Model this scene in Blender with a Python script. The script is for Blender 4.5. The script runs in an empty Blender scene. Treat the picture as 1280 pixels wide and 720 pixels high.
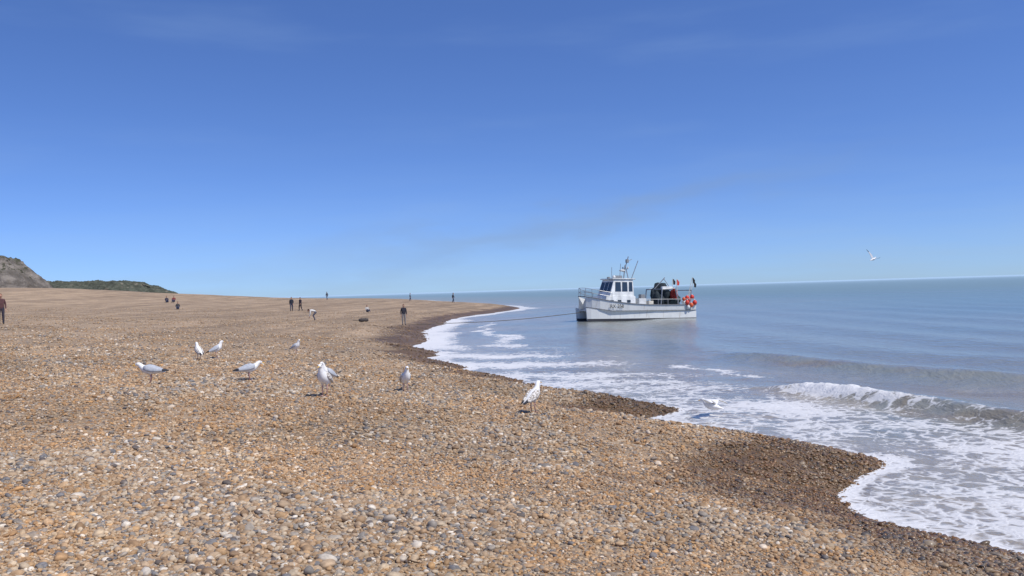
import bpy, bmesh, math, random
import numpy as np
from mathutils import Vector, Matrix, Euler
random.seed(7); rng=np.random.default_rng(7)
scn=bpy.context.scene
scn.view_settings.view_transform='Standard'
scn.view_settings.look='None'; scn.view_settings.exposure=0
COL=scn.collection
H=3.1
# ---------------------------------------------------------------- helpers
def sstep(a,b,x):
    t=np.clip((x-a)/(b-a),0,1); return t*t*(3-2*t)
_T=rng.random((256,256))
def vnoise(x,y):
    x=np.asarray(x,float); y=np.asarray(y,float)
    xi=np.floor(x).astype(int); yi=np.floor(y).astype(int)
    fx=x-xi; fy=y-yi; fx=fx*fx*(3-2*fx); fy=fy*fy*(3-2*fy)
    a=_T[xi%256,yi%256]; b=_T[(xi+1)%256,yi%256]; c=_T[xi%256,(yi+1)%256]; d=_T[(xi+1)%256,(yi+1)%256]
    return (a*(1-fx)+b*fx)*(1-fy)+(c*(1-fx)+d*fx)*fy
def fbm(x,y,o=4):
    s=0;a=.5;t=0
    for i in range(o):
        s=s+a*vnoise(x*2**i+17.3*i,y*2**i+5.1*i); t+=a; a*=.5
    return s/t
# shoreline x as a function of y (plan view of the beach)
KY=np.array([-60,-20,4,9.85,11.6,12.8,14.9,17,19,20.5,22,24.2,26,28,30,32.4,36,40,44,50,58,69,84,96,114,147,175,215,260,450,1000,9000.])
KX=np.array([9,8.5,7.0,5.6,4.5,4.7,6.0,5.0,3.6,3.1,3.9,2.1,1.7,.0,.3,-2.2,-2.0,-3.9,-3.8,-5.6,-5.7,-7.1,-6.6,-7,-4.1,1.3,-3,-11,-19,-60,-260,-4500.])
KM=np.gradient(KX,KY)
def XS(y):
    y=np.asarray(y,float); i=np.clip(np.searchsorted(KY,y)-1,0,len(KY)-2)
    h=KY[i+1]-KY[i]; t=np.clip((y-KY[i])/h,0,1)
    b=((2*t**3-3*t**2+1)*KX[i]+(t**3-2*t**2+t)*h*KM[i]+(-2*t**3+3*t**2)*KX[i+1]+(t**3-t**2)*h*KM[i+1])
    return b+(fbm(y*.9+3.3,y*0+4.4,3)-.5)*.85*np.clip(y/30,.7,2.2)*(y<400)
def XS0(y): return np.interp(y,[-60,4,12,20,30,40,50,69,96,114,147,9000],[9,7,5.4,3.6,-.3,-3.6,-5.4,-6.9,-7,-4.1,1.3,1.3])
def ground_z(x,y):
    x=np.asarray(x,float); y=np.asarray(y,float)
    d=XS(y)-x
    dp=np.maximum(d,0)
    z=.9*(1-np.exp(-dp/4.))+.04*dp+.0004*np.minimum(dp,90)**2
    z=np.where(z>5.5,5.5+2.*(1-np.exp(-(z-5.5)/2.)),z)
    f=np.interp(y,[40,75,108,150,175,260,600],[1,.8,.65,.88,.85,.6,.45])
    z=z*f
    z=z+(fbm(x*.35,y*.18,4)-.5)*.18*sstep(1,8,d)+(fbm(x*.05+9,y*.05,3)-.5)*.5*sstep(12,40,d)
    z=z+(fbm(x*1.7,y*1.7,2)-.5)*.06*sstep(.0,2,d)
    z=z+.05*sstep(2,4,d)*np.sin(d*1.5+2.5*fbm(x*.1,y*.12,2))*np.exp(-dp/25)
    zn=np.maximum(.21*d,-2.5)
    return np.where(d>0,z,zn)
def gz(x,y): return float(ground_z(np.array([x]),np.array([y]))[0])
def grid_mesh(name,X,Y,Z,mats,attrs={}):
    n,m=X.shape
    co=np.stack([X,Y,Z],-1).reshape(-1,3)
    i=np.arange(n-1)[:,None]*m+np.arange(m-1)[None,:]
    f=np.stack([i,i+1,i+m+1,i+m],-1).reshape(-1,4)
    me=bpy.data.meshes.new(name)
    me.vertices.add(len(co)); me.vertices.foreach_set('co',co.ravel())
    me.loops.add(f.size); me.loops.foreach_set('vertex_index',f.ravel().astype(np.int32))
    me.polygons.add(len(f)); me.polygons.foreach_set('loop_start',np.arange(0,f.size,4,dtype=np.int32))
    me.polygons.foreach_set('use_smooth',np.ones(len(f),bool))
    me.update(calc_edges=True); me.validate()
    for k,v in attrs.items():
        a=me.attributes.new(k,'FLOAT','POINT'); a.data.foreach_set('value',v.ravel().astype(np.float32))
    for mt in mats: me.materials.append(mt)
    o=bpy.data.objects.new(name,me); COL.objects.link(o); return o
class NT:
    def __init__(s,name):
        s.m=bpy.data.materials.new(name); s.m.use_nodes=True; s.t=s.m.node_tree; s.t.nodes.clear()
        s.out=s.n('ShaderNodeOutputMaterial')
    def n(s,ty,**k):
        nd=s.t.nodes.new(ty)
        for a,b in k.items(): setattr(nd,a,b)
        return nd
    def l(s,a,b): s.t.links.new(a,b)
    def put(s,inp,v):
        if isinstance(v,bpy.types.NodeSocket): s.l(v,inp)
        else: inp.default_value=v
    def math(s,op,a,b=0.,c=None,clamp=False):
        nd=s.n('ShaderNodeMath',operation=op,use_clamp=clamp); s.put(nd.inputs[0],a); s.put(nd.inputs[1],b)
        if c is not None: s.put(nd.inputs[2],c)
        return nd.outputs[0]
    def mix(s,f,a,b,bt='MIX'):
        nd=s.n('ShaderNodeMix',data_type='RGBA',blend_type=bt); s.put(nd.inputs[0],f); s.put(nd.inputs[6],a); s.put(nd.inputs[7],b); return nd.outputs[2]
    def mr(s,v,a,b,c=0.,d=1.,ty='SMOOTHSTEP'):
        nd=s.n('ShaderNodeMapRange',interpolation_type=ty); s.put(nd.inputs[0],v)
        for i,q in enumerate((a,b,c,d)): s.put(nd.inputs[i+1],q)
        return nd.outputs[0]
    def noise(s,vec,sc,det=3,rough=.55,dist=0):
        nd=s.n('ShaderNodeTexNoise'); nd.inputs['Scale'].default_value=sc; nd.inputs['Detail'].default_value=det
        nd.inputs['Roughness'].default_value=rough; nd.inputs['Distortion'].default_value=dist
        if vec is not None: s.l(vec,nd.inputs['Vector'])
        return nd
    def scale(s,col,f):
        v=s.n('ShaderNodeVectorMath',operation='SCALE'); s.put(v.inputs[0],col); s.put(v.inputs['Scale'],f); return v.outputs[0]
    def bsdf(s,col,rough=.6,spec=.5,metal=0,normal=None):
        b=s.n('ShaderNodeBsdfPrincipled'); s.put(b.inputs['Base Color'],col); s.put(b.inputs['Roughness'],rough)
        s.put(b.inputs['Specular IOR Level'],spec); s.put(b.inputs['Metallic'],metal)
        if normal is not None: s.l(normal,b.inputs['Normal'])
        return b
    def done(s,sh): s.l(sh,s.out.inputs[0]); return s.m
def c4(r,g,b): return (r,g,b,1)
_mc={}
def simple(name,col,rough=.6,var=.12,spec=.4,metal=0,scale=6):
    if name in _mc: return _mc[name]
    q=NT(name); tc=q.n('ShaderNodeTexCoord')
    nz=q.noise(tc.outputs['Object'],scale,4)
    b=q.bsdf(q.scale(col,q.mr(nz.outputs[0],.3,.7,1-var,1+var)),rough,spec,metal); _mc[name]=q.done(b.outputs[0]); return _mc[name]
# ---------------------------------------------------------------- sun + sky
SEL=math.radians(54); SAZ=math.radians(128)
sd=Vector((math.sin(SAZ)*math.cos(SEL),math.cos(SAZ)*math.cos(SEL),math.sin(SEL)))
L=bpy.data.lights.new('sun','SUN'); L.energy=4.2; L.angle=math.radians(.53); L.color=(1,.94,.84)
lo=bpy.data.objects.new('sun',L); COL.objects.link(lo); lo.rotation_euler=sd.to_track_quat('Z','Y').to_euler(); lo.location=(0,0,60)
w=bpy.data.worlds.new('World'); scn.world=w; w.use_nodes=True
t=w.node_tree; t.nodes.clear()
def wn(ty,**k):
    nd=t.nodes.new(ty)
    for a,b in k.items(): setattr(nd,a,b)
    return nd
def wm(op,a,b=0.,clamp=False):
    nd=wn('ShaderNodeMath',operation=op,use_clamp=clamp)
    for i,v in enumerate((a,b)):
        if isinstance(v,bpy.types.NodeSocket): t.links.new(v,nd.inputs[i])
        else: nd.inputs[i].default_value=v
    return nd.outputs[0]
def wmix(f,a,col):
    mx=wn('ShaderNodeMix',data_type='RGBA'); t.links.new(f,mx.inputs[0]); t.links.new(a,mx.inputs[6]); mx.inputs[7].default_value=c4(*col); return mx.outputs[2]
tc=wn('ShaderNodeTexCoord')
vm=wn('ShaderNodeVectorMath',operation='MULTIPLY'); vm.inputs[1].default_value=(1,1,1.7); t.links.new(tc.outputs['Generated'],vm.inputs[0])
va=wn('ShaderNodeVectorMath',operation='ADD'); va.inputs[1].default_value=(0,0,.045); t.links.new(vm.outputs[0],va.inputs[0])
vn=wn('ShaderNodeVectorMath',operation='NORMALIZE'); t.links.new(va.outputs[0],vn.inputs[0])
sky=wn('ShaderNodeTexSky',sky_type='NISHITA'); sky.sun_disc=False; sky.sun_elevation=SEL; sky.sun_rotation=SAZ
sky.air_density=1.0; sky.dust_density=.6; sky.ozone_density=2.0; sky.altitude=0
t.links.new(vn.outputs[0],sky.inputs[0])
ti=wn('ShaderNodeMix',data_type='RGBA',blend_type='MULTIPLY'); ti.inputs[0].default_value=1; ti.inputs[7].default_value=c4(.80,1.07,1.66); t.links.new(sky.outputs[0],ti.inputs[6])
sx=wn('ShaderNodeSeparateXYZ'); t.links.new(tc.outputs['Generated'],sx.inputs[0])
def wnoise(scl,nsc,det,a,b,c,d):
    mp=wn('ShaderNodeMapping'); mp.inputs['Scale'].default_value=scl; t.links.new(tc.outputs['Generated'],mp.inputs[0])
    nz=wn('ShaderNodeTexNoise'); nz.inputs['Scale'].default_value=nsc; nz.inputs['Detail'].default_value=det; t.links.new(mp.outputs[0],nz.inputs['Vector'])
    mr=wn('ShaderNodeMapRange'); mr.interpolation_type='SMOOTHSTEP'
    for i,v in enumerate((a,b,c,d)): mr.inputs[i+1].default_value=v
    t.links.new(nz.outputs[0],mr.inputs[0]); return mr.outputs[0]
# long thin smoky cloud band rising to the right over the boat
yy=wm('MAXIMUM',sx.outputs[1],.2); az=wm('DIVIDE',sx.outputs[0],yy); el=wm('DIVIDE',sx.outputs[2],yy)
wob=wnoise((3,1,10),2.2,5,.3,.7,-.022,.022)
q1=wm('SUBTRACT',el,wm('ADD',wm('MULTIPLY',az,.17),.068)); q1=wm('ADD',q1,wob); q1=wm('DIVIDE',q1,.020); q1=wm('MULTIPLY',q1,q1); band=wm('POWER',2.718,wm('MULTIPLY',q1,-1.))
aw=wm('DIVIDE',wm('SUBTRACT',az,.06),.27); aw=wm('MULTIPLY',aw,aw); band=wm('MULTIPLY',band,wm('POWER',2.718,wm('MULTIPLY',aw,-1.)))
band=wm('MULTIPLY',band,.42)
s1=wmix(wnoise((1.6,1.2,9),1.7,6,.5,.8,0,.18),ti.outputs[2],(3.3,4.9,7.8))
s1=wmix(band,s1,(2.45,3.5,5.4))
# pale haze hugging the horizon, thicker to seaward
hz_=wm('POWER',2.718,wm('MULTIPLY',wm('MAXIMUM',sx.outputs[2],0.),-20.)); hz_=wm('MULTIPLY',hz_,wnoise((3,1,26),2.0,5,.3,.7,.5,.95))
hz_=wm('MULTIPLY',hz_,wm('ADD',wm('MULTIPLY',sx.outputs[0],.4),.82),True)
s1=wmix(hz_,s1,(3.75,5.35,7.2))
bg=wn('ShaderNodeBackground'); bg.inputs[1].default_value=.098; t.links.new(s1,bg.inputs[0])
wo=wn('ShaderNodeOutputWorld'); t.links.new(bg.outputs[0],wo.inputs[0])
# ---------------------------------------------------------------- beach terrain
def beach_mat():
    q=NT('shingle'); g=q.n('ShaderNodeNewGeometry'); P=g.outputs['Position']
    at=q.n('ShaderNodeAttribute',attribute_name='d'); d=at.outputs['Fac']
    def stones(sc):
        v1=q.n('ShaderNodeTexVoronoi',feature='F1'); v1.inputs['Scale'].default_value=sc; q.l(P,v1.inputs['Vector'])
        sp=q.n('ShaderNodeSeparateColor'); q.l(v1.outputs['Color'],sp.inputs[0])
        cr=q.n('ShaderNodeValToRGB'); cr.color_ramp.interpolation='CONSTANT'; e=cr.color_ramp.elements
        cols=[(0,(.19,.14,.10)),(.12,(.36,.255,.155)),(.36,(.31,.195,.105)),(.52,(.21,.185,.16)),(.62,(.42,.315,.205)),(.86,(.50,.42,.32)),(.94,(.13,.115,.10))]
        e[0].position=0; e[0].color=c4(*cols[0][1]); e[1].position=cols[1][0]; e[1].color=c4(*cols[1][1])
        for p_,c_ in cols[2:]:
            x=e.new(p_); x.color=c4(*c_)
        q.l(sp.outputs[0],cr.inputs[0]); return v1,cr.outputs[0]
    v1,ca=stones(20); v2,cb=stones(5.5)
    sx=q.n('ShaderNodeSeparateXYZ'); q.l(P,sx.inputs[0])
    farY=q.mr(sx.outputs[1],25.,70.)
    big=q.noise(P,.35,4,.6); mid=q.noise(P,2.2,4,.65)
    base=q.mix(q.math('MULTIPLY',farY,.38),ca,cb)
    base=q.mix(q.mr(mid.outputs[0],.4,.6,.2,.5),base,c4(.36,.25,.15))
    base=q.mix(q.mr(d,8.,70.,0.,.42),base,c4(.41,.295,.185))
    cx=q.n('ShaderNodeCombineXYZ'); q.l(d,cx.inputs[0]); q.l(q.math('MULTIPLY',sx.outputs[1],.05),cx.inputs[1])
    band=q.noise(cx.outputs[0],.55,5,.6)
    base=q.scale(base,q.mr(big.outputs[0],.3,.7,.80,1.16))
    base=q.scale(base,q.mr(band.outputs[0],.35,.65,.80,1.12))
    n2=q.noise(P,.8,3,.6)
    de=q.math('ADD',d,q.mr(n2.outputs[0],.25,.75,-1.4,1.4,'LINEAR'))
    wet=q.mr(de,1.4,3.3,1.,0.)
    col=q.mix(wet,base,q.mix(1.,base,c4(.46,.40,.32),'MULTIPLY'))
    hgt=q.math('ADD',q.math('MULTIPLY',v1.outputs['Distance'],-.35),q.math('MULTIPLY',v2.outputs['Distance'],-.6))
    bp=q.n('ShaderNodeBump'); bp.inputs['Strength'].default_value=.9; bp.inputs['Distance'].default_value=.05; q.l(hgt,bp.inputs['Height'])
    b2=q.n('ShaderNodeBump'); b2.inputs['Strength'].default_value=.7; b2.inputs['Distance'].default_value=.2; q.l(mid.outputs[0],b2.inputs['Height']); q.l(bp.outputs[0],b2.inputs['Normal'])
    b=q.bsdf(col,q.math('SUBTRACT',.9,q.math('MULTIPLY',wet,.4)),.3,0,b2.outputs[0])
    return q.done(b.outputs[0])
yr=list(np.arange(-30,3,1.5))+list(np.arange(3,34,.25)); 
while yr[-1]<9000: yr.append(yr[-1]*1.02)
yr=np.array(yr)
dc=[-40,-25,-15,-8,-5,-3,-2]+list(np.arange(-1.5,16,.25))
while dc[-1]<6000: dc.append(dc[-1]*1.04)
dc=np.array(dc)
Dm,Ym=np.meshgrid(dc,yr); Xm=XS(Ym)-Dm
grid_mesh('shingle_beach',Xm[:,::-1],Ym[:,::-1],ground_z(Xm,Ym)[:,::-1],[beach_mat()],{'d':Dm[:,::-1]})
# ---------------------------------------------------------------- pebbles (instanced)
def pebbles():
    q=NT('pebble_stone'); at=q.n('ShaderNodeAttribute',attribute_name='col',attribute_type='INSTANCER')
    wt=q.n('ShaderNodeAttribute',attribute_name='wet',attribute_type='INSTANCER')
    tcx=q.n('ShaderNodeTexCoord'); nn=q.noise(tcx.outputs['Object'],1.6,3,.65)
    vs=q.scale(at.outputs['Color'],q.mr(nn.outputs[0],.3,.7,.75,1.2))
    col=q.mix(wt.outputs['Fac'],vs,q.mix(1.,vs,c4(.46,.40,.32),'MULTIPLY'))
    b=q.bsdf(col,q.math('SUBTRACT',.74,q.math('MULTIPLY',wt.outputs['Fac'],.42)),.4)
    m=q.done(b.outputs[0])
    srcs=bpy.data.collections.new('pebble_shapes')
    for k in range(6):
        bm=bmesh.new(); bmesh.ops.create_icosphere(bm,subdivisions=2,radius=.5)
        r=random.Random(k); ph=[r.uniform(0,6) for _ in range(6)]
        ax=r.uniform(.65,.9)
        for v in bm.verts:
            c=v.co.copy()
            f=1+.10*math.sin(c.x*5+ph[0])+.10*math.sin(c.y*6+ph[1])*math.cos(c.z*4+ph[2])+.07*math.sin((c.x+c.y)*9+ph[3])
            v.co=Vector((c.x*f,c.y*f*ax,c.z*f))
        for f in bm.faces: f.smooth=True
        me=bpy.data.meshes.new('pebble_shape'); bm.to_mesh(me); bm.free(); me.materials.append(m)
        srcs.objects.link(bpy.data.objects.new('pebble_shape',me))
    P=[];
    for y0,y1,den,sm in ((3.2,6,1200,.87),(6,9,1100,.88),(9,12,800,.95),(12,16,480,1.05),(16,22,250,1.2),(22,32,95,1.4),(32,48,32,1.6),(48,75,9,1.8),(75,110,2.5,2.1)):
        w_=.6*y1+2.; n=int(2*w_*(y1-y0)*den)
        x=rng.uniform(-w_,w_,n); y=rng.uniform(y0,y1,n)
        s=.034*sm*np.exp(rng.normal(0,.38,n))
        keep=(np.abs(x)<.6*y+1.6)&(XS(y)-x>-.5)
        P.append(np.stack([x,y,s],1)[keep])
    P=np.concatenate(P); n=len(P); x,y,s=P.T
    zn=fbm(x*.6,y*.6,3); zb=fbm(x*.28+50,y*.28,3)
    s=s*np.interp(zn,[.25,.5,.75],[.75,1,1.3]); s=np.minimum(s,.11)
    d=XS(y)-x
    z=ground_z(x,y)+s*rng.uniform(-.04,.22,n)
    pal=np.array([(.41,.28,.16),(.35,.215,.105),(.46,.35,.225),(.23,.20,.165),(.165,.155,.15),(.60,.52,.41),(.28,.17,.085),(.12,.095,.08),(.34,.285,.22),(.46,.275,.12)])
    pr=np.array([.24,.17,.17,.08,.06,.06,.08,.03,.05,.06]); pr/=pr.sum()
    ci=rng.choice(len(pal),n,p=pr); col=pal[ci]*rng.uniform(.84,1.18,(n,1))
    gm=np.clip((zn-.5)*1.6,-.15,.14)[:,None]; grey=col.mean(1,keepdims=True)*np.array([[1.06,1,.9]])
    col=np.where(gm>0,col*(1-gm)+grey*gm,col*(1+gm*np.array([-.2,.25,.7])))
    ff=np.clip((y-25)/50,0,1)[:,None]*.5; col=col*(1-ff)+np.array([[.40,.285,.175]])*ff
    col=col*np.interp(zb,[.25,.5,.75],[.80,.98,1.10])[:,None]
    wet=1-sstep(1.3,3.2,d+(fbm(x*.8,y*.8,3)-.5)*3.8)
    me=bpy.data.meshes.new('pebbles'); me.vertices.add(n); me.vertices.foreach_set('co',np.stack([x,y,z],1).ravel())
    fl=rng.uniform(.45,.8,n)
    a=me.attributes.new('rot','FLOAT_VECTOR','POINT'); a.data.foreach_set('vector',np.stack([rng.normal(0,.28,n),rng.normal(0,.28,n),rng.uniform(0,6.28,n)],1).ravel())
    a=me.attributes.new('scl','FLOAT_VECTOR','POINT'); a.data.foreach_set('vector',np.stack([s*rng.uniform(1,1.35,n),s,s*fl],1).ravel())
    a=me.attributes.new('col','FLOAT_COLOR','POINT'); a.data.foreach_set('color',np.concatenate([col,np.ones((n,1))],1).ravel())
    a=me.attributes.new('wet','FLOAT','POINT'); a.data.foreach_set('value',wet)
    a=me.attributes.new('idx','INT','POINT'); a.data.foreach_set('value',rng.integers(0,6,n).astype(np.int32))
    o=bpy.data.objects.new('pebbles',me); COL.objects.link(o)
    ng=bpy.data.node_groups.new('scatter_pebbles','GeometryNodeTree')
    ng.interface.new_socket('Geometry',in_out='INPUT',socket_type='NodeSocketGeometry'); ng.interface.new_socket('Geometry',in_out='OUTPUT',socket_type='NodeSocketGeometry')
    gi=ng.nodes.new('NodeGroupInput'); go=ng.nodes.new('NodeGroupOutput')
    ip=ng.nodes.new('GeometryNodeInstanceOnPoints'); ci_=ng.nodes.new('GeometryNodeCollectionInfo'); ci_.inputs['Collection'].default_value=srcs
    ci_.inputs['Separate Children'].default_value=True; ci_.inputs['Reset Children'].default_value=True
    def na(nm,ty):
        k=ng.nodes.new('GeometryNodeInputNamedAttribute'); k.data_type=ty; k.inputs['Name'].default_value=nm; return k.outputs[0]
    ng.links.new(gi.outputs[0],ip.inputs['Points']); ng.links.new(ci_.outputs[0],ip.inputs['Instance']); ip.inputs['Pick Instance'].default_value=True
    ng.links.new(na('idx','INT'),ip.inputs['Instance Index']); ng.links.new(na('rot','FLOAT_VECTOR'),ip.inputs['Rotation']); ng.links.new(na('scl','FLOAT_VECTOR'),ip.inputs['Scale'])
    ng.links.new(ip.outputs[0],go.inputs[0])
    md=o.modifiers.new('scatter','NODES'); md.node_group=ng
pebbles()
# ---------------------------------------------------------------- sea
def sea_mat():
    q=NT('sea_water'); g=q.n('ShaderNodeNewGeometry'); P=g.outputs['Position']
    s=q.n('ShaderNodeAttribute',attribute_name='s').outputs['Fac']; fo=q.n('ShaderNodeAttribute',attribute_name='foam').outputs['Fac']
    ln=q.n('ShaderNodeVectorMath',operation='LENGTH'); q.l(P,ln.inputs[0]); dist=ln.outputs['Value']
    big=q.noise(P,.06,4,.55); med=q.noise(P,.35,3,.6)
    se=q.math('ADD',s,q.mr(big.outputs[0],.3,.7,-9.,9.,'LINEAR'))
    se=q.math('ADD',se,q.mr(med.outputs[0],.3,.7,-3.,3.,'LINEAR'))
    c=q.mix(q.mr(se,0.,13.,0.,1.),c4(.34,.295,.225),c4(.225,.245,.22))
    c=q.mix(q.mr(se,13.,70.,0.,1.),c,c4(.13,.20,.20))
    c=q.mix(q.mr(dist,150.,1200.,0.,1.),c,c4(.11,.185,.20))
    # stirred-up sand streaks along the shore
    cs=q.n('ShaderNodeCombineXYZ'); q.l(q.math('MULTIPLY',s,.28),cs.inputs[0]); sp=q.n('ShaderNodeSeparateXYZ'); q.l(P,sp.inputs[0]); q.l(q.math('MULTIPLY',sp.outputs[1],.07),cs.inputs[1])
    sn=q.noise(cs.outputs[0],1.3,4,.6,.4)
    c=q.mix(q.math('MULTIPLY',q.mr(sn.outputs[0],.48,.66,0.,.8),q.mr(s,4.,34.,1.,0.)),c,c4(.23,.19,.135))
    wv=q.noise(P,1.1,3,.6); off=q.scale(wv.outputs['Color'],.9)
    ad=q.n('ShaderNodeVectorMath',operation='ADD'); q.l(P,ad.inputs[0]); q.l(off,ad.inputs[1])
    def lace(sc):
        v=q.n('ShaderNodeTexVoronoi',feature='DISTANCE_TO_EDGE'); v.inputs['Scale'].default_value=sc; q.l(ad.outputs[0],v.inputs['Vector'])
        return q.mr(v.outputs['Distance'],0.,.28,1.,0.,'LINEAR')
    st_=q.n('ShaderNodeMapping'); st_.inputs['Scale'].default_value=(1.6,.55,1); q.l(ad.outputs[0],st_.inputs[0])
    fine=q.noise(P,5.5,5,.65); cl=q.noise(st_.outputs[0],.9,4,.6)
    pat=q.math('ADD',q.math('MULTIPLY',lace(2.0),.28),q.math('MULTIPLY',lace(5.5),.2))
    pat=q.math('ADD',pat,q.math('MULTIPLY',fine.outputs[0],.36)); pat=q.math('ADD',pat,q.math('MULTIPLY',cl.outputs[0],.52))
    th=q.math('SUBTRACT',1.14,fo)
    ff=q.mr(q.math('SUBTRACT',pat,th),-.10,.13,0.,1.)
    ff=q.math('MULTIPLY',ff,q.mr(fo,.02,.12,0.,1.))
    ff=q.math('MULTIPLY',ff,q.mr(fo,.5,.85,.80,.97))
    mp=q.n('ShaderNodeMapping'); mp.inputs['Scale'].default_value=(1,.45,1); mp.inputs['Rotation'].default_value=(0,0,.25); q.l(P,mp.inputs[0])
    r1=q.noise(mp.outputs[0],1.6,5,.6,.3); r2=q.noise(mp.outputs[0],7,3,.55)
    hh=q.math('ADD',r1.outputs[0],q.math('MULTIPLY',r2.outputs[0],.22))
    bp=q.n('ShaderNodeBump'); bp.inputs['Distance'].default_value=.22; q.l(hh,bp.inputs['Height']); q.l(q.mr(dist,20.,220.,.55,.4,'LINEAR'),bp.inputs['Strength'])
    wat=q.bsdf(c,q.mr(dist,20.,300.,.12,.36,'LINEAR'),.5,0,bp.outputs[0]); wat.inputs['IOR'].default_value=1.33
    fb=q.n('ShaderNodeBump'); fb.inputs['Distance'].default_value=.05; fb.inputs['Strength'].default_value=.7; q.l(pat,fb.inputs['Height'])
    fm=q.bsdf(c4(.70,.695,.68),.7,.3,0,fb.outputs[0])
    hz=q.n('ShaderNodeBsdfDiffuse'); q.l(q.mix(q.mr(dist,350.,2600.),c4(.25,.36,.43),c4(.37,.51,.62)),hz.inputs[0])  # aerial haze painted into the sea as a pale diffuse colour, growing with distance
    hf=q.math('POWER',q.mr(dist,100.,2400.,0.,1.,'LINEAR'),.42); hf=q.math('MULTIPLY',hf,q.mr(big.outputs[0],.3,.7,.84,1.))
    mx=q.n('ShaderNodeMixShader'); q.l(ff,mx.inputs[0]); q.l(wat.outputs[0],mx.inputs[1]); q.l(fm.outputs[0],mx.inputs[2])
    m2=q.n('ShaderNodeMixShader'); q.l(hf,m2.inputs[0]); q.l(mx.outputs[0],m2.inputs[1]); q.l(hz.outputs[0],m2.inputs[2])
    return q.done(m2.outputs[0])
yr=list(np.arange(-20,6,1.))+list(np.arange(6,34,.09))
while yr[-1]<9000: yr.append(yr[-1]*1.012)
yr=np.array(yr)
sc=list(np.arange(-2.5,14,.09))
while sc[-1]<9000: sc.append(sc[-1]*1.02)
sc=np.array(sc)
S,Ym=np.meshgrid(sc,yr); X=XS(Ym)+S
S0=X-XS0(Ym)
cr_=6.3+1.5*(fbm(Ym*.16+3,Ym*0+2,3)-.5)*2+np.clip(Ym-26,0,99)*.02
tt=S0-cr_
A=.30*sstep(13,16.5,Ym)*(1-sstep(24,27,Ym))*(.55+.75*vnoise(Ym*.45,Ym*0+7))
prof=np.where(tt>0,np.exp(-(tt/1.3)**2),np.exp(-(tt/.42)**2))
dam=sstep(.2,4,S)
Z=A*prof
Z+=dam*((fbm(X*.5,Ym*.22,3)-.5)*.13+(fbm(X*2.1,Ym*1.5,3)-.5)*.045)*np.clip(30/np.maximum(Ym,30),.25,1)
Z+=sstep(6,14,S0)*.11*np.exp(-Ym/90)*np.sin(2*np.pi*(S0+3*fbm(X*.05,Ym*.05,2))/6.5)
A2=.18*sstep(14,18,Ym)*(1-sstep(34,42,Ym)); t2=S0-(12.6+2*(fbm(Ym*.12+40,Ym*0+1,2)-.5)); Z+=A2*np.where(t2>0,np.exp(-(t2/1.6)**2),np.exp(-(t2/.7)**2))
n1=fbm(X*.45,Ym*.45,3); ne=fbm(X*.8+7,Ym*.8,3)
foam=np.zeros_like(X)
near=1-sstep(28,33,Ym)
foam=np.maximum(foam,near*(.44+.75*(n1-.5))*sstep(-.4,.1,S)*(1-sstep(4.6,7.6,S0+2*(n1-.5))))
foam=np.maximum(foam,near*(.36+.75*ne)*(1-sstep(.1,1.3,S+1.8*(ne-.5))))
cf=sstep(.40,.62,vnoise(Ym*.33+1.7,Ym*0+11))
brk=np.where(tt<0.08,np.exp(-(np.minimum(tt-.08,0)/.7)**2),0.)*sstep(13,15.5,Ym)*(1-sstep(24,26.5,Ym))
foam=np.maximum(foam,brk*(.30+.85*cf))
b2=np.exp(-((S0-(7.6+2.4*(fbm(Ym*.3,Ym*0+33,3)-.5)))/.5)**2)*sstep(27,30,Ym)*(1-sstep(38,42,Ym))*sstep(.35,.6,vnoise(Ym*.4,Ym*0+23))
foam=np.maximum(foam,b2*(.2+.75*ne))
Z+=brk*cf*(fbm(X*4,Ym*4,3)-.35)*.16*sstep(-1.6,-.3,tt)
midr=sstep(27,32,Ym)*(1-sstep(43,52,Ym))
foam=np.maximum(foam,midr*(.62+.6*(n1-.5))*(1-sstep(4,9.5,S+2*(n1-.5)))*(.74+.33*np.sin(Ym*1.15+S*.35+5*n1)))
foam=np.maximum(foam,midr*(.40+.85*ne)*(1-sstep(.3,1.5,S+1.4*(ne-.5))))
fr=sstep(42,50,Ym); n3=fbm(X*.25,Ym*.14,4)
foam=np.maximum(foam,fr*(1-sstep(.8,3.4,S+5*(n3-.5)))*(.60+.8*(n3-.2)))
foam=np.maximum(foam,fr*(1-sstep(75,95,Ym))*(.32+.6*n1)*np.exp(-((S-4.6-6*(n3-.5))/.7)**2))
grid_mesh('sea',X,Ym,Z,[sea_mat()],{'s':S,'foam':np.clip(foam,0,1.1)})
# ---------------------------------------------------------------- cliffs / headland
def hill_mat(name,rock,green,thr):
    q=NT(name); g=q.n('ShaderNodeNewGeometry'); P=g.outputs['Position']
    sx=q.n('ShaderNodeSeparateXYZ'); q.l(g.outputs['Normal'],sx.inputs[0]); 
    mp=q.n('ShaderNodeMapping'); mp.inputs['Scale'].default_value=(1,1,2.5); q.l(P,mp.inputs[0])
    n=q.noise(mp.outputs[0],.12,6,.65); n2=q.noise(P,.35,6,.75)
    r=q.mix(q.mr(n.outputs[0],.38,.62),c4(*rock),c4(*[v*.5 for v in rock]))
    gg=q.mix(q.mr(n2.outputs[0],.38,.62),c4(*green),c4(*[v*.5 for v in green]))
    f=q.mr(q.math('ADD',sx.outputs[2],q.mr(n2.outputs[0],.3,.7,-.3,.3,'LINEAR')),thr-.1,thr+.1)
    bp=q.n('ShaderNodeBump'); bp.inputs['Distance'].default_value=2.; q.l(n2.outputs[0],bp.inputs['Height'])
    b=q.bsdf(q.mix(f,r,gg),.95,.1,0,bp.outputs[0]); return q.done(b.outputs[0])
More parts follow.
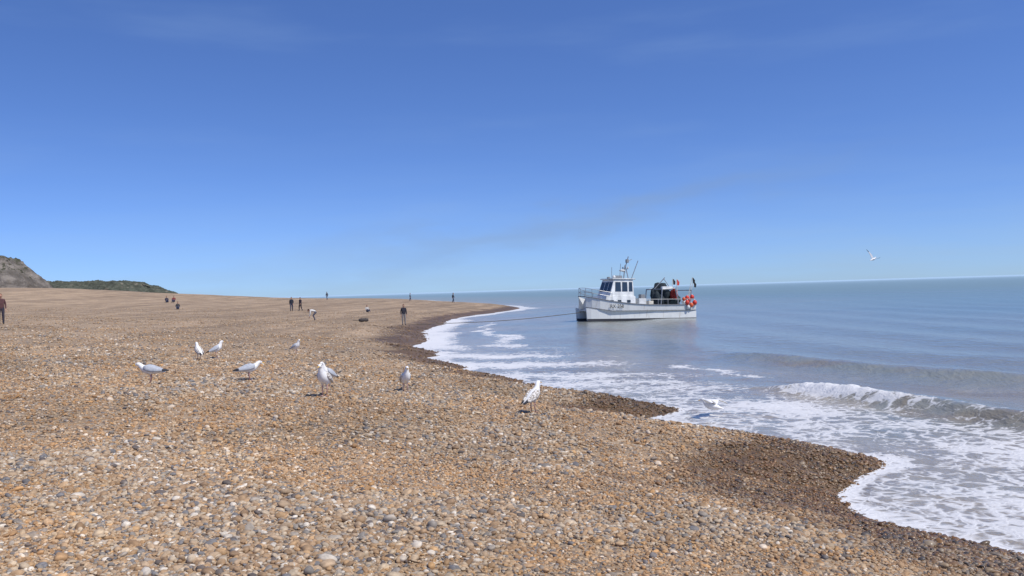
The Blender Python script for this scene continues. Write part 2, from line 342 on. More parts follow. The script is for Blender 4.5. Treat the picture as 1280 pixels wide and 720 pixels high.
def ridge(name,px,pz,yc,w,mat,seed,amp,steep,rg=1.2):
    xs=np.linspace(px[0],px[-1],420); v=np.linspace(-1,1,70)
    Vg,Xg=np.meshgrid(v,xs); top=np.interp(Xg,px,pz)
    e=1-np.abs(Vg)**steep
    Zg=top*e*(1+amp*(fbm(Xg*.06+seed,Vg*4+seed,5)-.5))-1+ rg*(fbm(Xg*.3+seed,Vg*14,4)-.5)*e+rg*.8*(fbm(Xg*1.0+seed,Vg*30,3)-.5)*e
    Yg=yc+Vg*w+(fbm(Xg*.05,Vg*2+seed,4)-.5)*w*.6
    return grid_mesh(name,Xg,Yg,Zg,[mat])
ridge('rock_cliff',[-440,-320,-256,-236,-226,-220,-216,-212,-207],[48,40,31,28,25,20,16,9,2],400,26,hill_mat('cliff_rock',(.30,.265,.225),(.15,.15,.10),.82),3,.25,3.5,2.6)
ridge('wooded_headland',[-420,-330,-316,-300,-270,-255,-243,-233,-220],[20,18.5,18,18,17.5,17.5,14,9.5,1],600,40,hill_mat('headland_scrub',(.25,.225,.175),(.13,.14,.105),.62),9,.15,2.5,2.2)  # distance haze is put into the headland colours as a greyer albedo
# ---------------------------------------------------------------- generic mesh utils
def obj(name,bm,mats,parent=None,smooth=False):
    me=bpy.data.meshes.new(name)
    if smooth:
        for f in bm.faces: f.smooth=True
    bmesh.ops.recalc_face_normals(bm,faces=bm.faces)
    bm.to_mesh(me); bm.free()
    for m in mats: me.materials.append(m)
    o=bpy.data.objects.new(name,me); COL.objects.link(o)
    if parent: o.parent=parent
    return o
def loft(bm,rings,mi=0,cap=True):
    vs=[[bm.verts.new(p) for p in r] for r in rings]; n=len(vs[0])
    for a,b in zip(vs[:-1],vs[1:]):
        for i in range(n):
            f=bm.faces.new((a[i],a[(i+1)%n],b[(i+1)%n],b[i])); f.material_index=mi(f) if callable(mi) else mi
    if cap:
        for r in (vs[0],vs[-1]):
            f=bm.faces.new(r); f.material_index=mi(f) if callable(mi) else mi
    return vs
def tube(bm,pts,rad,mi=0,n=6):
    pts=[Vector(p) for p in pts]; rs=rad if isinstance(rad,(list,tuple)) else [rad]*len(pts)
    rings=[]
    for i,p in enumerate(pts):
        tg=(pts[min(i+1,len(pts)-1)]-pts[max(i-1,0)]).normalized()
        u=tg.cross(Vector((0,0,1)) if abs(tg.z)<.9 else Vector((1,0,0))).normalized(); v=tg.cross(u)
        rings.append([p+(u*math.cos(a)+v*math.sin(a))*rs[i] for a in [2*math.pi*k/n for k in range(n)]])
    loft(bm,rings,mi)
def box(bm,c,s,mi=0,rot=0,bev=.03,taper=1):
    r=bmesh.ops.create_cube(bm,size=1); M=Matrix.Rotation(rot,3,'Z')
    for v in r['verts']:
        k=taper if v.co.z>0 else 1
        v.co=M@Vector((v.co.x*s[0]*k,v.co.y*s[1]*k,v.co.z*s[2]))+Vector(c)
    fs=set(f for v in r['verts'] for f in v.link_faces)
    for f in fs: f.material_index=mi
    if bev:
        es=set(e for v in r['verts'] for e in v.link_edges)
        q=bmesh.ops.bevel(bm,geom=list(es),offset=bev,segments=2,affect='EDGES')
        for f in q['faces']: f.material_index=mi
def ball(bm,c,r,mi=0,sc=(1,1,1),seg=12):
    q=bmesh.ops.create_uvsphere(bm,u_segments=seg,v_segments=max(6,seg*2//3),radius=1)
    for v in q['verts']: v.co=Vector((v.co.x*r*sc[0],v.co.y*r*sc[1],v.co.z*r*sc[2]))+Vector(c)
    for f in set(f for v in q['verts'] for f in v.link_faces): f.material_index=mi; f.smooth=True
# ---------------------------------------------------------------- fishing boat
def boat():
    E=bpy.data.objects.new('fishing_boat',None); COL.objects.link(E)
    white=simple('boat_white_paint',(.64,.65,.63),.45,.18,.5,0,1.6); dark=simple('antifoul_dark',(.05,.05,.06),.6)
    grey=simple('boat_grey',(.24,.25,.26),.6); glass=simple('boat_window',(.02,.03,.04),.08,.05,.8)
    steel=simple('galvanised_steel',(.30,.31,.32),.45,.1,.5,.5); black=simple('black_rubber',(.02,.02,.022),.7); strake=simple('strake_grey',(.16,.165,.18),.7)
    red=simple('buoy_red',(.58,.05,.03),.5); orange=simple('buoy_orange',(.60,.11,.04),.5)
    net=simple('net_dark',(.035,.045,.05),.95,.4,.1,0,12); cream=simple('boat_cream',(.62,.58,.48),.5)
    q=NT('weathered_topsides'); tcn=q.n('ShaderNodeTexCoord'); mpp=q.n('ShaderNodeMapping'); mpp.inputs['Scale'].default_value=(3,3,.5); q.l(tcn.outputs['Object'],mpp.inputs[0])
    n_=q.noise(mpp.outputs[0],1.6,5,.7); n2_=q.noise(tcn.outputs['Object'],.9,4,.6)
    cc=q.mix(q.mr(n_.outputs[0],.54,.74,0.,.55),c4(.64,.65,.63),c4(.34,.27,.20)); cc=q.mix(q.mr(n2_.outputs[0],.45,.7,0.,.35),cc,c4(.42,.44,.43))
    tops=q.done(q.bsdf(cc,.42,.5).outputs[0])
    st=[-6.2,-5.5,-4,-2,0,2,4,5.2,5.9,6.35]; hb=[1.95,2.05,2.1,2.15,2.15,2.12,1.95,1.62,1.22,.72]; sh=[1.62,1.60,1.58,1.58,1.62,1.74,1.97,2.18,2.32,2.42]
    bm=bmesh.new(); rings=[]
    for x,b,s in zip(st,hb,sh):
        lo=.62+max(0,(x-4))*.16; dk=min(s-.62,1.2)
        half=[(0,lo),(b*.55,lo+.02),(b*.90,lo),(b*.985,lo+.35),(b*1.03,s-.1),(b*1.04,s),(b*.98,s),(b*.96,dk),(b*.5,dk+.02),(0,dk+.03)]
        rings.append([(x,y,z) for y,z in half]+[(x,-y,z) for y,z in half[-2:0:-1]])
    loft(bm,rings,0)
    obj('hull_topsides',bm,[tops],E)
    for side,nm in ((1,'port_hull'),(-1,'starboard_hull')):
        bm=bmesh.new(); rings=[]
        for x,wd,k in zip([-6.2,-4,-1,2,4,5.2,6.0,6.4],[.62,.68,.70,.68,.55,.38,.2,.05],[-.35,-.45,-.5,-.5,-.42,-.3,-.12,.05]):
            c=1.36*side*(1-.03*max(0,x)); tp=.9+max(0,x-4)*.16
            half=[(0,k),(wd*.55,k+.15),(wd*.9,.0),(wd,.22),(wd,.24),(wd,tp)]
            rings.append([(x+ (max(0,z)*.10 if x>5 else 0),c+y,z) for y,z in half]+[(x+(max(0,z)*.10 if x>5 else 0),c-y,z) for y,z in half[:0:-1]])
        vs=loft(bm,rings,0)
        for f in bm.faces:
            if f.calc_center_median().z<.232: f.material_index=1
        obj(nm,bm,[tops,dark],E)
    bm=bmesh.new()
    for sgn in (1,-1):
        tube(bm,[(x,sgn*(b*1.045+.02),s-.03) for x,b,s in zip(st,hb,sh)],.04,0)
        tube(bm,[(x,sgn*(b*1.0+.03),(.62+max(0,x-4)*.16)+.38) for x,b,s in zip(st,hb,sh)],.035,0)
    tube(bm,[(6.38,-.75,2.40),(6.46,0,2.42),(6.38,.75,2.40)],.05,0)
    obj('rubbing_strake',bm,[strake],E)
    wh=[]
    bm=bmesh.new(); zt=3.42
    def pr(x0b,x1b,x0t,x1t,yb,yt,z0,z1,mi):
        loft(bm,[[(x0b,-yb,z0),(x1b,-yb,z0),(x1b,yb,z0),(x0b,yb,z0)],[(x0t,-yt,z1),(x1t,-yt,z1),(x1t,yt,z1),(x0t,yt,z1)]],mi)
    pr(.9,4.6,.9,4.3,1.45,1.38,1.1,2.15,0); pr(1.0,3.85,1.05,3.3,1.30,1.15,2.153,zt,0)
    wh.append(obj('wheelhouse',bm,[white],E))
    bm=bmesh.new(); box(bm,(2.15,0,zt+.06),(2.75,2.55,.09),0); wh.append(obj('wheelhouse_roof',bm,[white],E))
    bm=bmesh.new()
    ysd=lambda z:1.30-.15*(z-2.153)/1.267+.012
    for sgn in (1,-1):
        for x0,x1 in ((1.15,1.6),(1.75,2.4),(2.52,3.22)):
            z0,z1=2.50,3.24; y0=ysd(z0); y1=ysd(z1)
            loft(bm,[[(x0,sgn*y0,z0),(x1,sgn*y0,z0),(x1,sgn*(y0-.02),z0),(x0,sgn*(y0-.02),z0)],[(x0,sgn*y1,z1),(x1-.07,sgn*y1,z1),(x1-.07,sgn*(y1-.02),z1),(x0,sgn*(y1-.02),z1)]],0)
        for x in (1.7,2.8,3.7): box(bm,(x,sgn*1.425,1.75),(.40,.035,.2),0,0,0)
    for y in (-.76,0,.76):
        fx=lambda z:3.85-.55*(z-2.153)/(zt-2.153)+.012
        loft(bm,[[(fx(2.50),y-.33,2.50),(fx(2.50),y+.33,2.50),(fx(2.50)-.02,y+.33,2.50),(fx(2.50)-.02,y-.33,2.50)],[(fx(3.24),y-.33,3.24),(fx(3.24),y+.33,3.24),(fx(3.24)-.02,y+.33,3.24),(fx(3.24)-.02,y-.33,3.24)]],0)
    wh.append(obj('wheelhouse_windows',bm,[glass],E))
    for o in wh: o.scale=(1,1,1.27); o.location=(0,0,-.30)
    bm=bmesh.new()
    tube(bm,[(1.15,-.5,zt),(1.25,0,4.9)],.05,0); tube(bm,[(1.15,.5,zt),(1.25,0,4.9)],.05,0); tube(bm,[(1.25,0,4.6),(.85,0,5.75)],.05,0)
    tube(bm,[(1.22,-.55,4.5),(1.22,.55,4.5)],.035,0); tube(bm,[(2.4,.8,zt),(2.3,.85,5.0)],.025,0); tube(bm,[(2.4,-.8,zt),(2.35,-.85,4.7)],.025,0)
    tube(bm,[(1.1,.9,zt),(.25,.9,5.3)],.04,0); tube(bm,[(1.0,0,5.2),(.5,.1,5.5)],.03,0)
    ball(bm,(1.6,0,4.35),.34,1,(1,1,.32)); tube(bm,[(1.2,0,4.2),(1.6,0,4.25)],.04,0); box(bm,(1.22,.5,4.62),(.14,.14,.2),1); box(bm,(1.22,-.5,4.62),(.14,.14,.2),1)
    ball(bm,(2.9,.5,zt+.26),.17,1); box(bm,(3.0,-.4,zt+.2),(.25,.35,.18),2); box(bm,(2.2,0,zt+.27),(.9,.5,.3),2); box(bm,(1.0,0,5.3),(.3,.25,.35),2)
    mo_=obj('mast_and_radar',bm,[steel,white,grey],E); mo_.location=(0,0,.64)
    bm=bmesh.new()
    pts=[(x,b*1.0,s) for x,b,s in zip(st,hb,sh) if x>=4]
    for hgt in (.42,.8):
        L_=[(x,b,s+hgt) for x,b,s in pts]; tube(bm,L_+[(6.42,0,2.44+hgt)]+[(x,-b,z) for x,b,z in L_[::-1]],.026,0)
    for x,b,s in pts:
        for sg in (1,-1): tube(bm,[(x,b*sg,s),(x,b*sg,s+.8)],.024,0)
    for sg in (1,-1):
        for x in (-.2,-1.4,-2.6,-3.8,-5.0,-6.0): tube(bm,[(x,2.1*sg,1.55),(x,2.1*sg,2.1)],.025,0)
        tube(bm,[(0.,2.1*sg,2.1),(-6.0,2.1*sg,2.1)],.028,0)
    obj('guard_rails',bm,[steel],E)
    bm=bmesh.new()
    for sg in (1,-1):
        tube(bm,[(-2.1,1.5*sg,1.2),(-2.3,1.5*sg,3.1)],.06,0); tube(bm,[(-4.4,1.6*sg,1.2),(-3.9,1.5*sg,3.2)],.06,0); tube(bm,[(-2.3,1.5*sg,3.1),(-3.9,1.5*sg,3.2)],.05,0)
        tube(bm,[(-5.7,1.5*sg,1.2),(-6.1,1.3*sg,3.0)],.055,0)
    tube(bm,[(-2.3,-1.5,3.1),(-2.3,1.5,3.1)],.06,0); tube(bm,[(-3.9,-1.5,3.2),(-3.9,1.5,3.2)],.06,0); tube(bm,[(-6.1,-1.3,3.0),(-6.1,1.3,3.0)],.05,0)
    tube(bm,[(-2.3,0,3.1),(-3.5,.2,4.3)],.05,0); tube(bm,[(-3.9,.6,3.2),(-3.3,.3,4.2)],.04,0)
    obj('stern_gantry',bm,[steel],E)
    bm=bmesh.new(); r=random.Random(4)
    def lump(c,s,mi):
        q=bmesh.ops.create_icosphere(bm,subdivisions=3,radius=1); ph=[r.uniform(0,6) for _ in range(4)]
        for v in q['verts']:
            k=1+.14*math.sin(v.co.x*5+ph[0])+.12*math.sin(v.co.y*6+v.co.z*4+ph[1])+.06*math.sin(v.co.z*13+ph[2])
            v.co=Vector((v.co.x*s[0]*k,v.co.y*s[1]*k,max(v.co.z*k,-.6)*s[2]))+Vector(c)
        for f in set(f for v in q['verts'] for f in v.link_faces): f.material_index=mi; f.smooth=True
    lump((-3.1,0,2.5),(1.15,1.2,1.15),0); lump((-2.2,.7,2.0),(.7,.7,.8),0); lump((-4.4,.2,1.9),(.7,1.0,.7),1); lump((-4.1,.9,2.5),(.4,.5,.7),2)
    obj('net_pile',bm,[net,simple('net_green',(.05,.07,.07),.9,.4,.1,0,12),simple('net_red',(.34,.05,.04),.9,.4,.1,0,12)],E)
    bm=bmesh.new()
    box(bm,(-.1,.8,1.75),(.9,.8,.9),0); box(bm,(-1.1,.9,1.6),(.6,.7,.7),1); box(bm,(-.2,-.8,1.7),(.8,.8,1.0),0); box(bm,(-1.0,-.4,1.9),(.5,.5,1.4),2); box(bm,(-5.1,-.6,1.5),(.8,.8,.6),1); box(bm,(-3.0,1.3,3.2),(1.3,.3,.35),0)
    obj('fish_boxes',bm,[white,cream,grey],E)
    bm=bmesh.new()
    for c,rr,mi in (((-4.9,2.22,1.75),.23,0),((-5.4,2.25,1.5),.22,1),((-5.9,2.15,1.75),.23,0),((-5.2,1.8,2.2),.24,0),((-5.75,1.9,2.3),.22,0),((-4.5,2.2,2.1),.18,1),((-5.0,2.28,1.3),.18,2),((-6.3,.6,2.0),.22,0),((-6.3,-.4,1.8),.22,2)):
        ball(bm,c,rr,mi,(1,1,1.12),14); ball(bm,(c[0],c[1],c[2]+rr*1.15),rr*.25,2,(1,1,1),8)
    obj('mooring_buoys',bm,[red,orange,white],E)
    bm=bmesh.new()
    for x,y,dx,h_,mi in ((-5.4,1.2,-.9,4.3,2),(-5.8,.6,-1.1,3.9,2),(-4.6,1.0,.15,4.1,1),(-4.9,-.8,-.3,4.2,2)):
        tube(bm,[(x,y,1.2),(x+dx,y,h_)],.03,0)
        a=Vector((x+dx,y,h_)); vs=[bm.verts.new(a+Vector(o_)) for o_ in ((0,0,0),(-.12,.03,-.05),(-.3,.08,-.3),(-.25,.06,-.62),(-.05,.02,-.6))]
        f=bm.faces.new(vs); f.material_index=mi
    obj('dan_buoy_flags',bm,[cream,red,black],E)
    cu=bpy.data.curves.new('registration_number','FONT'); cu.body='RX 258'; cu.size=.5; cu.extrude=.004
    to=bpy.data.objects.new('registration_number',cu); COL.objects.link(to); cu.materials.append(black); to.parent=E
    to.matrix_local=Matrix.Translation((4.3,2.06,1.28))@Matrix.Rotation(math.radians(-5),4,'Z')@Matrix.Rotation(math.pi,4,'Z')@Matrix.Rotation(math.radians(90),4,'X')
    bow=Vector((5.8,79.5)); ster=Vector((17.2,84.5)); c=(bow+ster)/2; dd=bow-ster
    E.location=(c.x-.15,c.y,-.08); E.rotation_euler=(0,math.radians(-1.5),math.atan2(dd.y,dd.x)); E.scale=(.88,.9,.92)
    bm=bmesh.new(); pts=[]
    for k in range(13):
        tq=k/12; pts.append((6.1-14*tq,79.6-1.2*tq,.85+(-.55)*tq-.22*math.sin(math.pi*tq)))
    pts[-1]=(-8.2,78.2,gz(-8.2,78.2)+.03); pts.append((-14,77.6,gz(-14,77.6)+.03)); tube(bm,pts,.03,0); obj('mooring_rope',bm,[simple('rope_dark',(.13,.11,.08),.9)])
boat()
# ---------------------------------------------------------------- gulls
gw=simple('feather_white',(.78,.77,.74),.75,.06,.2,0,20); gg=simple('feather_grey',(.42,.44,.47),.75,.12,.2,0,25); gb=simple('feather_black',(.03,.03,.035),.7)
gy=simple('beak_yellow',(.70,.42,.06),.5); gp=simple('leg_pink',(.50,.30,.26),.6)
q=NT('feather_mottled'); tcn=q.n('ShaderNodeTexCoord'); n_=q.noise(tcn.outputs['Object'],34,3,.6); cc=q.mix(q.mr(n_.outputs[0],.42,.6),c4(.70,.67,.62),c4(.27,.23,.19)); gm_=q.done(q.bsdf(cc,.8,.2).outputs[0])
def gull_body(bm,sp,n=14):
    pts=[Vector((0,a[0],a[1])) for a in sp]; rings=[]
    for i,a in enumerate(sp):
        tg=(pts[min(i+1,len(pts)-1)]-pts[max(i-1,0)]).normalized(); u=Vector((1,0,0)); v=u.cross(tg)
        rings.append([pts[i]+u*math.cos(q)*a[2]+v*math.sin(q)*a[3] for q in [2*math.pi*k/n for k in range(n)]])
    loft(bm,rings,0)
def gull_mesh(kind,young=False):
    bm=bmesh.new()
    if kind=='upright':
        sp=[(-.25,.17,.03,.006),(-.20,.185,.04,.02),(-.13,.21,.065,.052),(-.05,.245,.085,.08),(.03,.285,.088,.09),(.08,.33,.070,.076),(.105,.375,.049,.053),(.118,.42,.038,.042),(.128,.452,.037,.039),(.15,.470,.036,.034),(.178,.468,.025,.025),(.197,.463,.013,.014)]
        hd=(.15,.470); bk=(.19,.463,.25,.45)
        wing=[(.07,.315,.02,.035),(.02,.30,.03,.062),(-.06,.265,.03,.066),(-.14,.225,.024,.045),(-.21,.19,.015,.026),(-.29,.155,.006,.012)]
    else:
        sp=[(-.27,.20,.03,.006),(-.21,.21,.04,.02),(-.13,.225,.065,.05),(-.05,.235,.083,.072),(.04,.25,.085,.08),(.10,.275,.068,.066),(.14,.305,.047,.048),(.165,.335,.037,.04),(.19,.355,.036,.036),(.215,.355,.031,.031),(.238,.350,.02,.02),(.252,.345,.011,.012)]
        hd=(.205,.358); bk=(.247,.345,.305,.325)
        wing=[(.09,.28,.02,.035),(.03,.275,.03,.06),(-.05,.26,.03,.062),(-.14,.24,.024,.042),(-.22,.225,.015,.024),(-.32,.21,.006,.01)]
    gull_body(bm,sp)
    if kind in('upright','level'):
        for sg in (1,-1):
            rings=[]
            for i,(y,z,th,hh) in enumerate(wing):
                cx=sg*(.072 if i<3 else (.062,.045,.028)[i-3]); lean=-.25*sg
                rings.append([Vector((cx+th*math.cos(q)+lean*hh*math.sin(q)*1.2,y,z+hh*math.sin(q)+.012)) for q in [2*math.pi*k/10 for k in range(10)]])
            loft(bm,rings,lambda f:1)
            for f in bm.faces:
                c=f.calc_center_median()
                if f.material_index==1 and c.y<-.185: f.material_index=2
        for sg in (1,-1):
            x=.033*sg
            tube(bm,[(x,-.005,.22),(x*1.1,-.02,.125),(x*1.1,.0,.012)],[.02,.009,.008],4,6)
            tube(bm,[(x,-.005,.23),(x,-.012,.165)],[.035,.016],0,8)
            a=Vector((x*1.1,-.005,.008)); vs=[bm.verts.new(a),bm.verts.new(a+Vector((-.03,.05,-.004))),bm.verts.new(a+Vector((0,.062,-.004))),bm.verts.new(a+Vector((.03,.05,-.004)))]
            f=bm.faces.new(vs); f.material_index=4
            r=bmesh.ops.extrude_face_region(bm,geom=[f])
            for v in [g_ for g_ in r['geom'] if isinstance(g_,bmesh.types.BMVert)]: v.co.z-=.005
    else:
        for sg in (1,-1):
            prof=[(.05,.10,-.09,.26),(.16,.12,-.08,.30),(.30,.14,-.05,.345),(.40,.10,-.05,.345),(.52,.0,-.09,.325),(.62,-.09,-.14,.30),(.68,-.16,-.175,.285)]
            if kind=='flap': prof=[(a*.9,b,c,.26+(a**1.3)*.75) for a,b,c,d in prof]
            if kind=='bathe': prof=[(a*.75,b,c-.03,.27+.10*math.sin(a*4)) for a,b,c,d in prof]
            rings=[]
            for a,b,c,z in prof:
                m_=(b+c)/2; ch=(b-c)/2; rings.append([Vector((sg*a,m_+ch*math.cos(q),z+.012*math.sin(q)*(1.2-a))) for q in [2*math.pi*k/10 for k in range(10)]])
            n0=len(bm.faces); loft(bm,rings,1); bm.faces.ensure_lookup_table()
            for f in bm.faces[n0:]:
                c=f.calc_center_median(); f.material_index=2 if abs(c.x)>.5 else (1 if (c.z>.26 and kind=='flap') else 0)
    tube(bm,[(0,bk[0],bk[1]),(0,(bk[0]+bk[2])/2,(bk[1]+bk[3])/2+.004),(0,bk[2],bk[3])],[.012,.009,.002],3,8)
    for sg in (1,-1): ball(bm,(sg*.031,hd[0]+.012,hd[1]+.008),.006,2,(1,1,1),8)
    for f in bm.faces: f.smooth=True
    bmesh.ops.recalc_face_normals(bm,faces=bm.faces)
    me=bpy.data.meshes.new('gull_'+kind); bm.to_mesh(me); bm.free()
    for m in [gw,gm_ if young else gg,gb,gy,gp]: me.materials.append(m)
    return me
GME={(k,yg):gull_mesh(k,yg) for k in('upright','level','flap','bathe') for yg in (0,1)}
def gull(kind,x,y,head,sc=1.,z=None,roll=0,yg=0):
    o=bpy.data.objects.new('seagull',GME[(kind,yg)]); COL.objects.link(o)
    o.location=(x,y,gz(x,y)+.012 if z is None else z); o.rotation_euler=(roll*.3,roll,math.radians(head)); o.scale=(sc,)*3
# heading: 0 = facing along +Y, 90 = facing -X, -90 = facing +X
gull('level',-7.6,18.5,97,1.16); gull('level',-5.85,19.6,-62,1.1); gull('upright',-9.45,26.6,40,1.1,yg=1); gull('upright',-9.45,28.2,-70,1.1)
gull('upright',-8.1,33.0,-120,1.1); gull('upright',-3.5,16.3,170,1.2,yg=1); gull('upright',-4.05,19.2,150,1.12); gull('upright',-2.4,19.5,200,1.15,yg=1)
gull('upright',.32,15.9,-38,1.12,yg=1); gull('bathe',4.55,20.7,60,1.1,-.02,.12)
gull('flap',24.4,60,-60,1.0,4.2,.5)
# ---------------------------------------------------------------- people
def person(x,y,head,height=1.7,pose='stand',top=(.04,.05,.08),leg=(.05,.06,.10),hair=(.05,.03,.02),z=None):
    J={'pel':(0,0,.95,.125),'sp':(0,0,1.12,.115),'ch':(0,.0,1.31,.14),'nb':(0,-.01,1.46,.075),'nk':(0,0,1.53,.052)}
    Hd=Vector((0,.03,1.645))
    A={1:[(.175,0,1.41,.06),(.235,-.03,1.13,.045),(.245,.05,.88,.030),(.245,.075,.80,.036)],-1:[(-.175,0,1.41,.06),(-.235,-.03,1.13,.045),(-.245,.05,.88,.030),(-.245,.075,.80,.036)]}
    G={1:[(.095,0,.88,.095),(.105,.02,.49,.066),(.11,-.02,.09,.046),(.12,.12,.045,.04)],-1:[(-.095,0,.88,.095),(-.105,.02,.49,.066),(-.11,-.02,.09,.046),(-.12,.12,.045,.04)]}
    if pose=='walk':
        G[1]=[(.095,0,.88,.095),(.10,.12,.50,.066),(.10,.12,.09,.046),(.105,.25,.05,.04)]; G[-1]=[(-.095,0,.88,.095),(-.10,-.03,.49,.066),(-.10,-.24,.13,.046),(-.10,-.14,.045,.04)]
        A[1]=[(.175,0,1.41,.06),(.23,-.12,1.16,.045),(.24,-.09,.90,.03),(.24,-.07,.83,.036)]; A[-1]=[(-.175,0,1.41,.06),(-.23,.06,1.15,.045),(-.22,.20,.94,.03),(-.22,.25,.89,.036)]
    if pose=='sit':
        dz=-.80
        J={k:(a,b-(c-.95)*.18,c+dz,r) for k,(a,b,c,r) in J.items()}; Hd=Vector((0,-.08,1.645+dz))
        for s in(1,-1):
            G[s]=[(.095*s,.04,.13,.095),(.13*s,.40,.42,.065),(.11*s,.66,.09,.042),(.12*s,.79,.05,.04)]
            A[s]=[(.175*s,-.08,.61,.06),(.24*s,.06,.38,.045),(.16*s,.29,.42,.03),(.13*s,.36,.42,.036)]
    if pose=='bend':
        J={'pel':(0,-.12,.80,.125),'sp':(0,.03,.90,.115),'ch':(0,.22,.95,.14),'nb':(0,.36,.96,.075),'nk':(0,.42,.95,.052)}; Hd=Vector((0,.53,.94))
        for s in(1,-1):
            G[s]=[(.095*s,-.12,.75,.095),(.13*s,.12,.46,.062),(.11*s,-.06,.09,.042),(.12*s,.07,.045,.04)]
            A[s]=[(.175*s,.33,.92,.06),(.20*s,.36,.63,.045),(.15*s,.44,.38,.03),(.14*s,.46,.31,.036)]
    V=[];Eg=[];lab=[]
    def add(p,par,l):
        V.append(p); i=len(V)-1
        if par is not None: Eg.append((par,i)); lab.append(l)
        return i
    p=add(J['pel'],None,0); s_=add(J['sp'],p,0); c_=add(J['ch'],s_,0); nb=add(J['nb'],c_,0); nk=add(J['nk'],nb,2)
    add((Hd.x,Hd.y-.01,Hd.z,.07),nk,2)
    for s in(1,-1):
        a=add(A[s][0],c_,0); b=add(A[s][1],a,0); w_=add(A[s][2],b,0); h_=add(A[s][3],w_,2)
        pv=Vector(A[s][3][:3]); dr=(pv-Vector(A[s][2][:3])).normalized(); sd_=Vector((0,1,0)) if abs(dr.y)<.7 else Vector((1,0,0)); sd_=(sd_-dr*sd_.dot(dr)).normalized()
        nr=dr.cross(sd_)*(-s)
        for k,(o_,ln) in enumerate(((-.027,.06),(-.009,.078),(.010,.085),(.028,.078))):
            q1=pv+sd_*o_+dr*.035; q2=q1+dr*ln*.5+nr*.008; q3=q2+dr*ln*.45+nr*.024
            i1=add((*q1,.010),h_,2); i2=add((*q2,.0095),i1,2); add((*q3,.008),i2,2)
        q1=pv+sd_*.035-dr*.005; q2=q1+sd_*.022+dr*.03+nr*.01; i1=add((*q1,.011),h_,2); add((*q2,.009),i1,2)
        g=add(G[s][0],p,1); k_=add(G[s][1],g,1); an=add(G[s][2],k_,1); add(G[s][3],an,3)
    me=bpy.data.meshes.new('sk'); me.from_pydata([v[:3] for v in V],Eg,[]); o=bpy.data.objects.new('sk',me); COL.objects.link(o)
    o.modifiers.new('s','SKIN')
    for i,v in enumerate(V):
        sv=me.skin_vertices[0].data[i]; r=v[3]*1.1; wide=1.35 if i in(0,1,2) else 1
        sv.radius=(r*wide,r*(.9 if i in(0,1,2) else 1)); sv.use_root=(i==0)
    md2=o.modifiers.new('u','SUBSURF'); md2.levels=2; md2.render_levels=2
    bpy.context.view_layer.update(); dg=bpy.context.evaluated_depsgraph_get()
    m2=bpy.data.meshes.new_from_object(o.evaluated_get(dg)); bpy.data.objects.remove(o)
    bm=bmesh.new(); bm.from_mesh(m2)
    segs=[(Vector(V[a][:3]),Vector(V[b][:3]),l,V[b][3]) for (a,b),l in zip(Eg,lab)]
    for f in bm.faces:
        c=f.calc_center_median(); best=9;bl=0
        for a,b,l,r in segs:
            ab=b-a; tq=max(0,min(1,(c-a).dot(ab)/max(ab.length_squared,1e-9))); ds=(c-(a+ab*tq)).length-r*.8
            if ds<best: best=ds;bl=l
        f.material_index=bl; f.smooth=True
    n0=len(bm.faces); ball(bm,Hd,.1,2,(.78,.95,1.2),16); bm.faces.ensure_lookup_table()
    for f in bm.faces[n0:]:
        c=f.calc_center_median()-Hd
        if c.z>.055 or (c.y<-.01 and c.z>-.06): f.material_index=4
    ball(bm,Hd+Vector((0,-.012,.022)),.1,4,(.83,.95,1.12),16)
    ball(bm,Hd+Vector((0,.098,-.012)),.016,2,(.8,1,1.4),8); 
    for s in(1,-1):
        ball(bm,Hd+Vector((s*.032,.086,.012)),.009,3,(1.2,.7,.8),8); ball(bm,Hd+Vector((s*.08,0,-.005)),.02,2,(.4,1,1.5),8)
    ball(bm,Hd+Vector((0,.085,-.055)),.014,5,(1.7,.6,.4),8)
    mo=bpy.data.meshes.new('person'); bm.to_mesh(mo); bm.free(); bpy.data.meshes.remove(m2)
    def mm(nm,c): return simple(nm+'_%02d%02d%02d'%tuple(int(v*99) for v in c),c,.85,.15,.2,0,9)
    for m in (mm('cloth',top),mm('trousers',leg),mm('skin',(.48,.29,.20)),mm('shoes',(.03,.03,.03)),mm('hair',hair),mm('lips',(.35,.12,.10))): mo.materials.append(m)
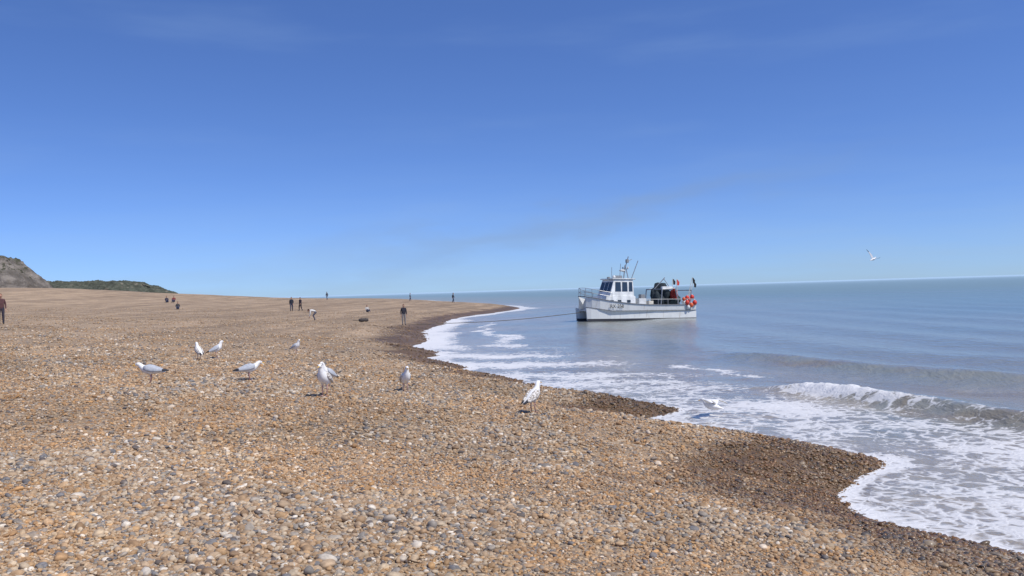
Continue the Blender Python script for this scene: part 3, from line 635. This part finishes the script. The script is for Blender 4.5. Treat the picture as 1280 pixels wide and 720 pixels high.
    ob=bpy.data.objects.new('person',mo); COL.objects.link(ob); k=height/1.75; ob.scale=(k,k,k)
    ob.location=(x,y,(gz(x,y) if z is None else z)); ob.rotation_euler=(0,0,math.radians(head))
person(-29.3,50.8,-150,1.75,'stand',(.10,.05,.05),(.05,.045,.06),(.16,.07,.04))
person(-9.1,74,-160,1.75,'stand',(.03,.03,.04),(.22,.20,.19))
person(-26.9,108,-170,1.72,'walk',(.03,.035,.05),(.05,.06,.10)); person(-25.9,108.3,150,1.66,'walk',(.05,.04,.05),(.03,.03,.04))
person(-16.5,73.8,100,1.6,'bend',(.65,.64,.60),(.10,.10,.13))
person(-48.7,125,-150,1.7,'sit',(.04,.04,.06)); person(-47.9,125.5,-170,1.7,'sit',(.20,.05,.05)); person(-40,106,-160,1.7,'sit',(.05,.05,.05))
person(-17.2,105,-150,1.6,'sit',(.45,.43,.40)); person(-10,150,-100,1.7,'walk',(.04,.04,.05))
person(-33,158,60,1.4,'walk',(.05,.05,.07)); person(-19,165,-80,1.5,'walk',(.05,.05,.06))
bm=bmesh.new(); rings=[]
for x,r_ in ((-.42,.05),(-.40,.14),(-.2,.18),(0,.185),(.2,.18),(.40,.14),(.42,.05)): rings.append([(x,r_*1.1*math.cos(a),.17+r_*.9*max(math.sin(a),-.85)) for a in [2*math.pi*k/14 for k in range(14)]])
loft(bm,rings,0); tube(bm,[(-.16,.05,.33),(-.12,.03,.44),(.12,.03,.44),(.16,.05,.33)],.014,0)
hb_=obj('holdall_bag',bm,[simple('bag_canvas',(.06,.05,.045),.85)],None,True); hb_.location=(-12.8,76,gz(-12.8,76)); hb_.rotation_euler=(0,0,.3)
# ---------------------------------------------------------------- camera
cd=bpy.data.cameras.new('camera'); cam=bpy.data.objects.new('camera',cd); COL.objects.link(cam); scn.camera=cam
cd.sensor_width=36; cd.lens=18/math.tan(math.radians(30)); cd.clip_start=.1; cd.clip_end=30000
cam.matrix_world=Matrix.Translation((0,0,H))@Matrix.Rotation(math.radians(90+.1),4,'X')@Matrix.Rotation(math.radians(-1.72),4,'Z')
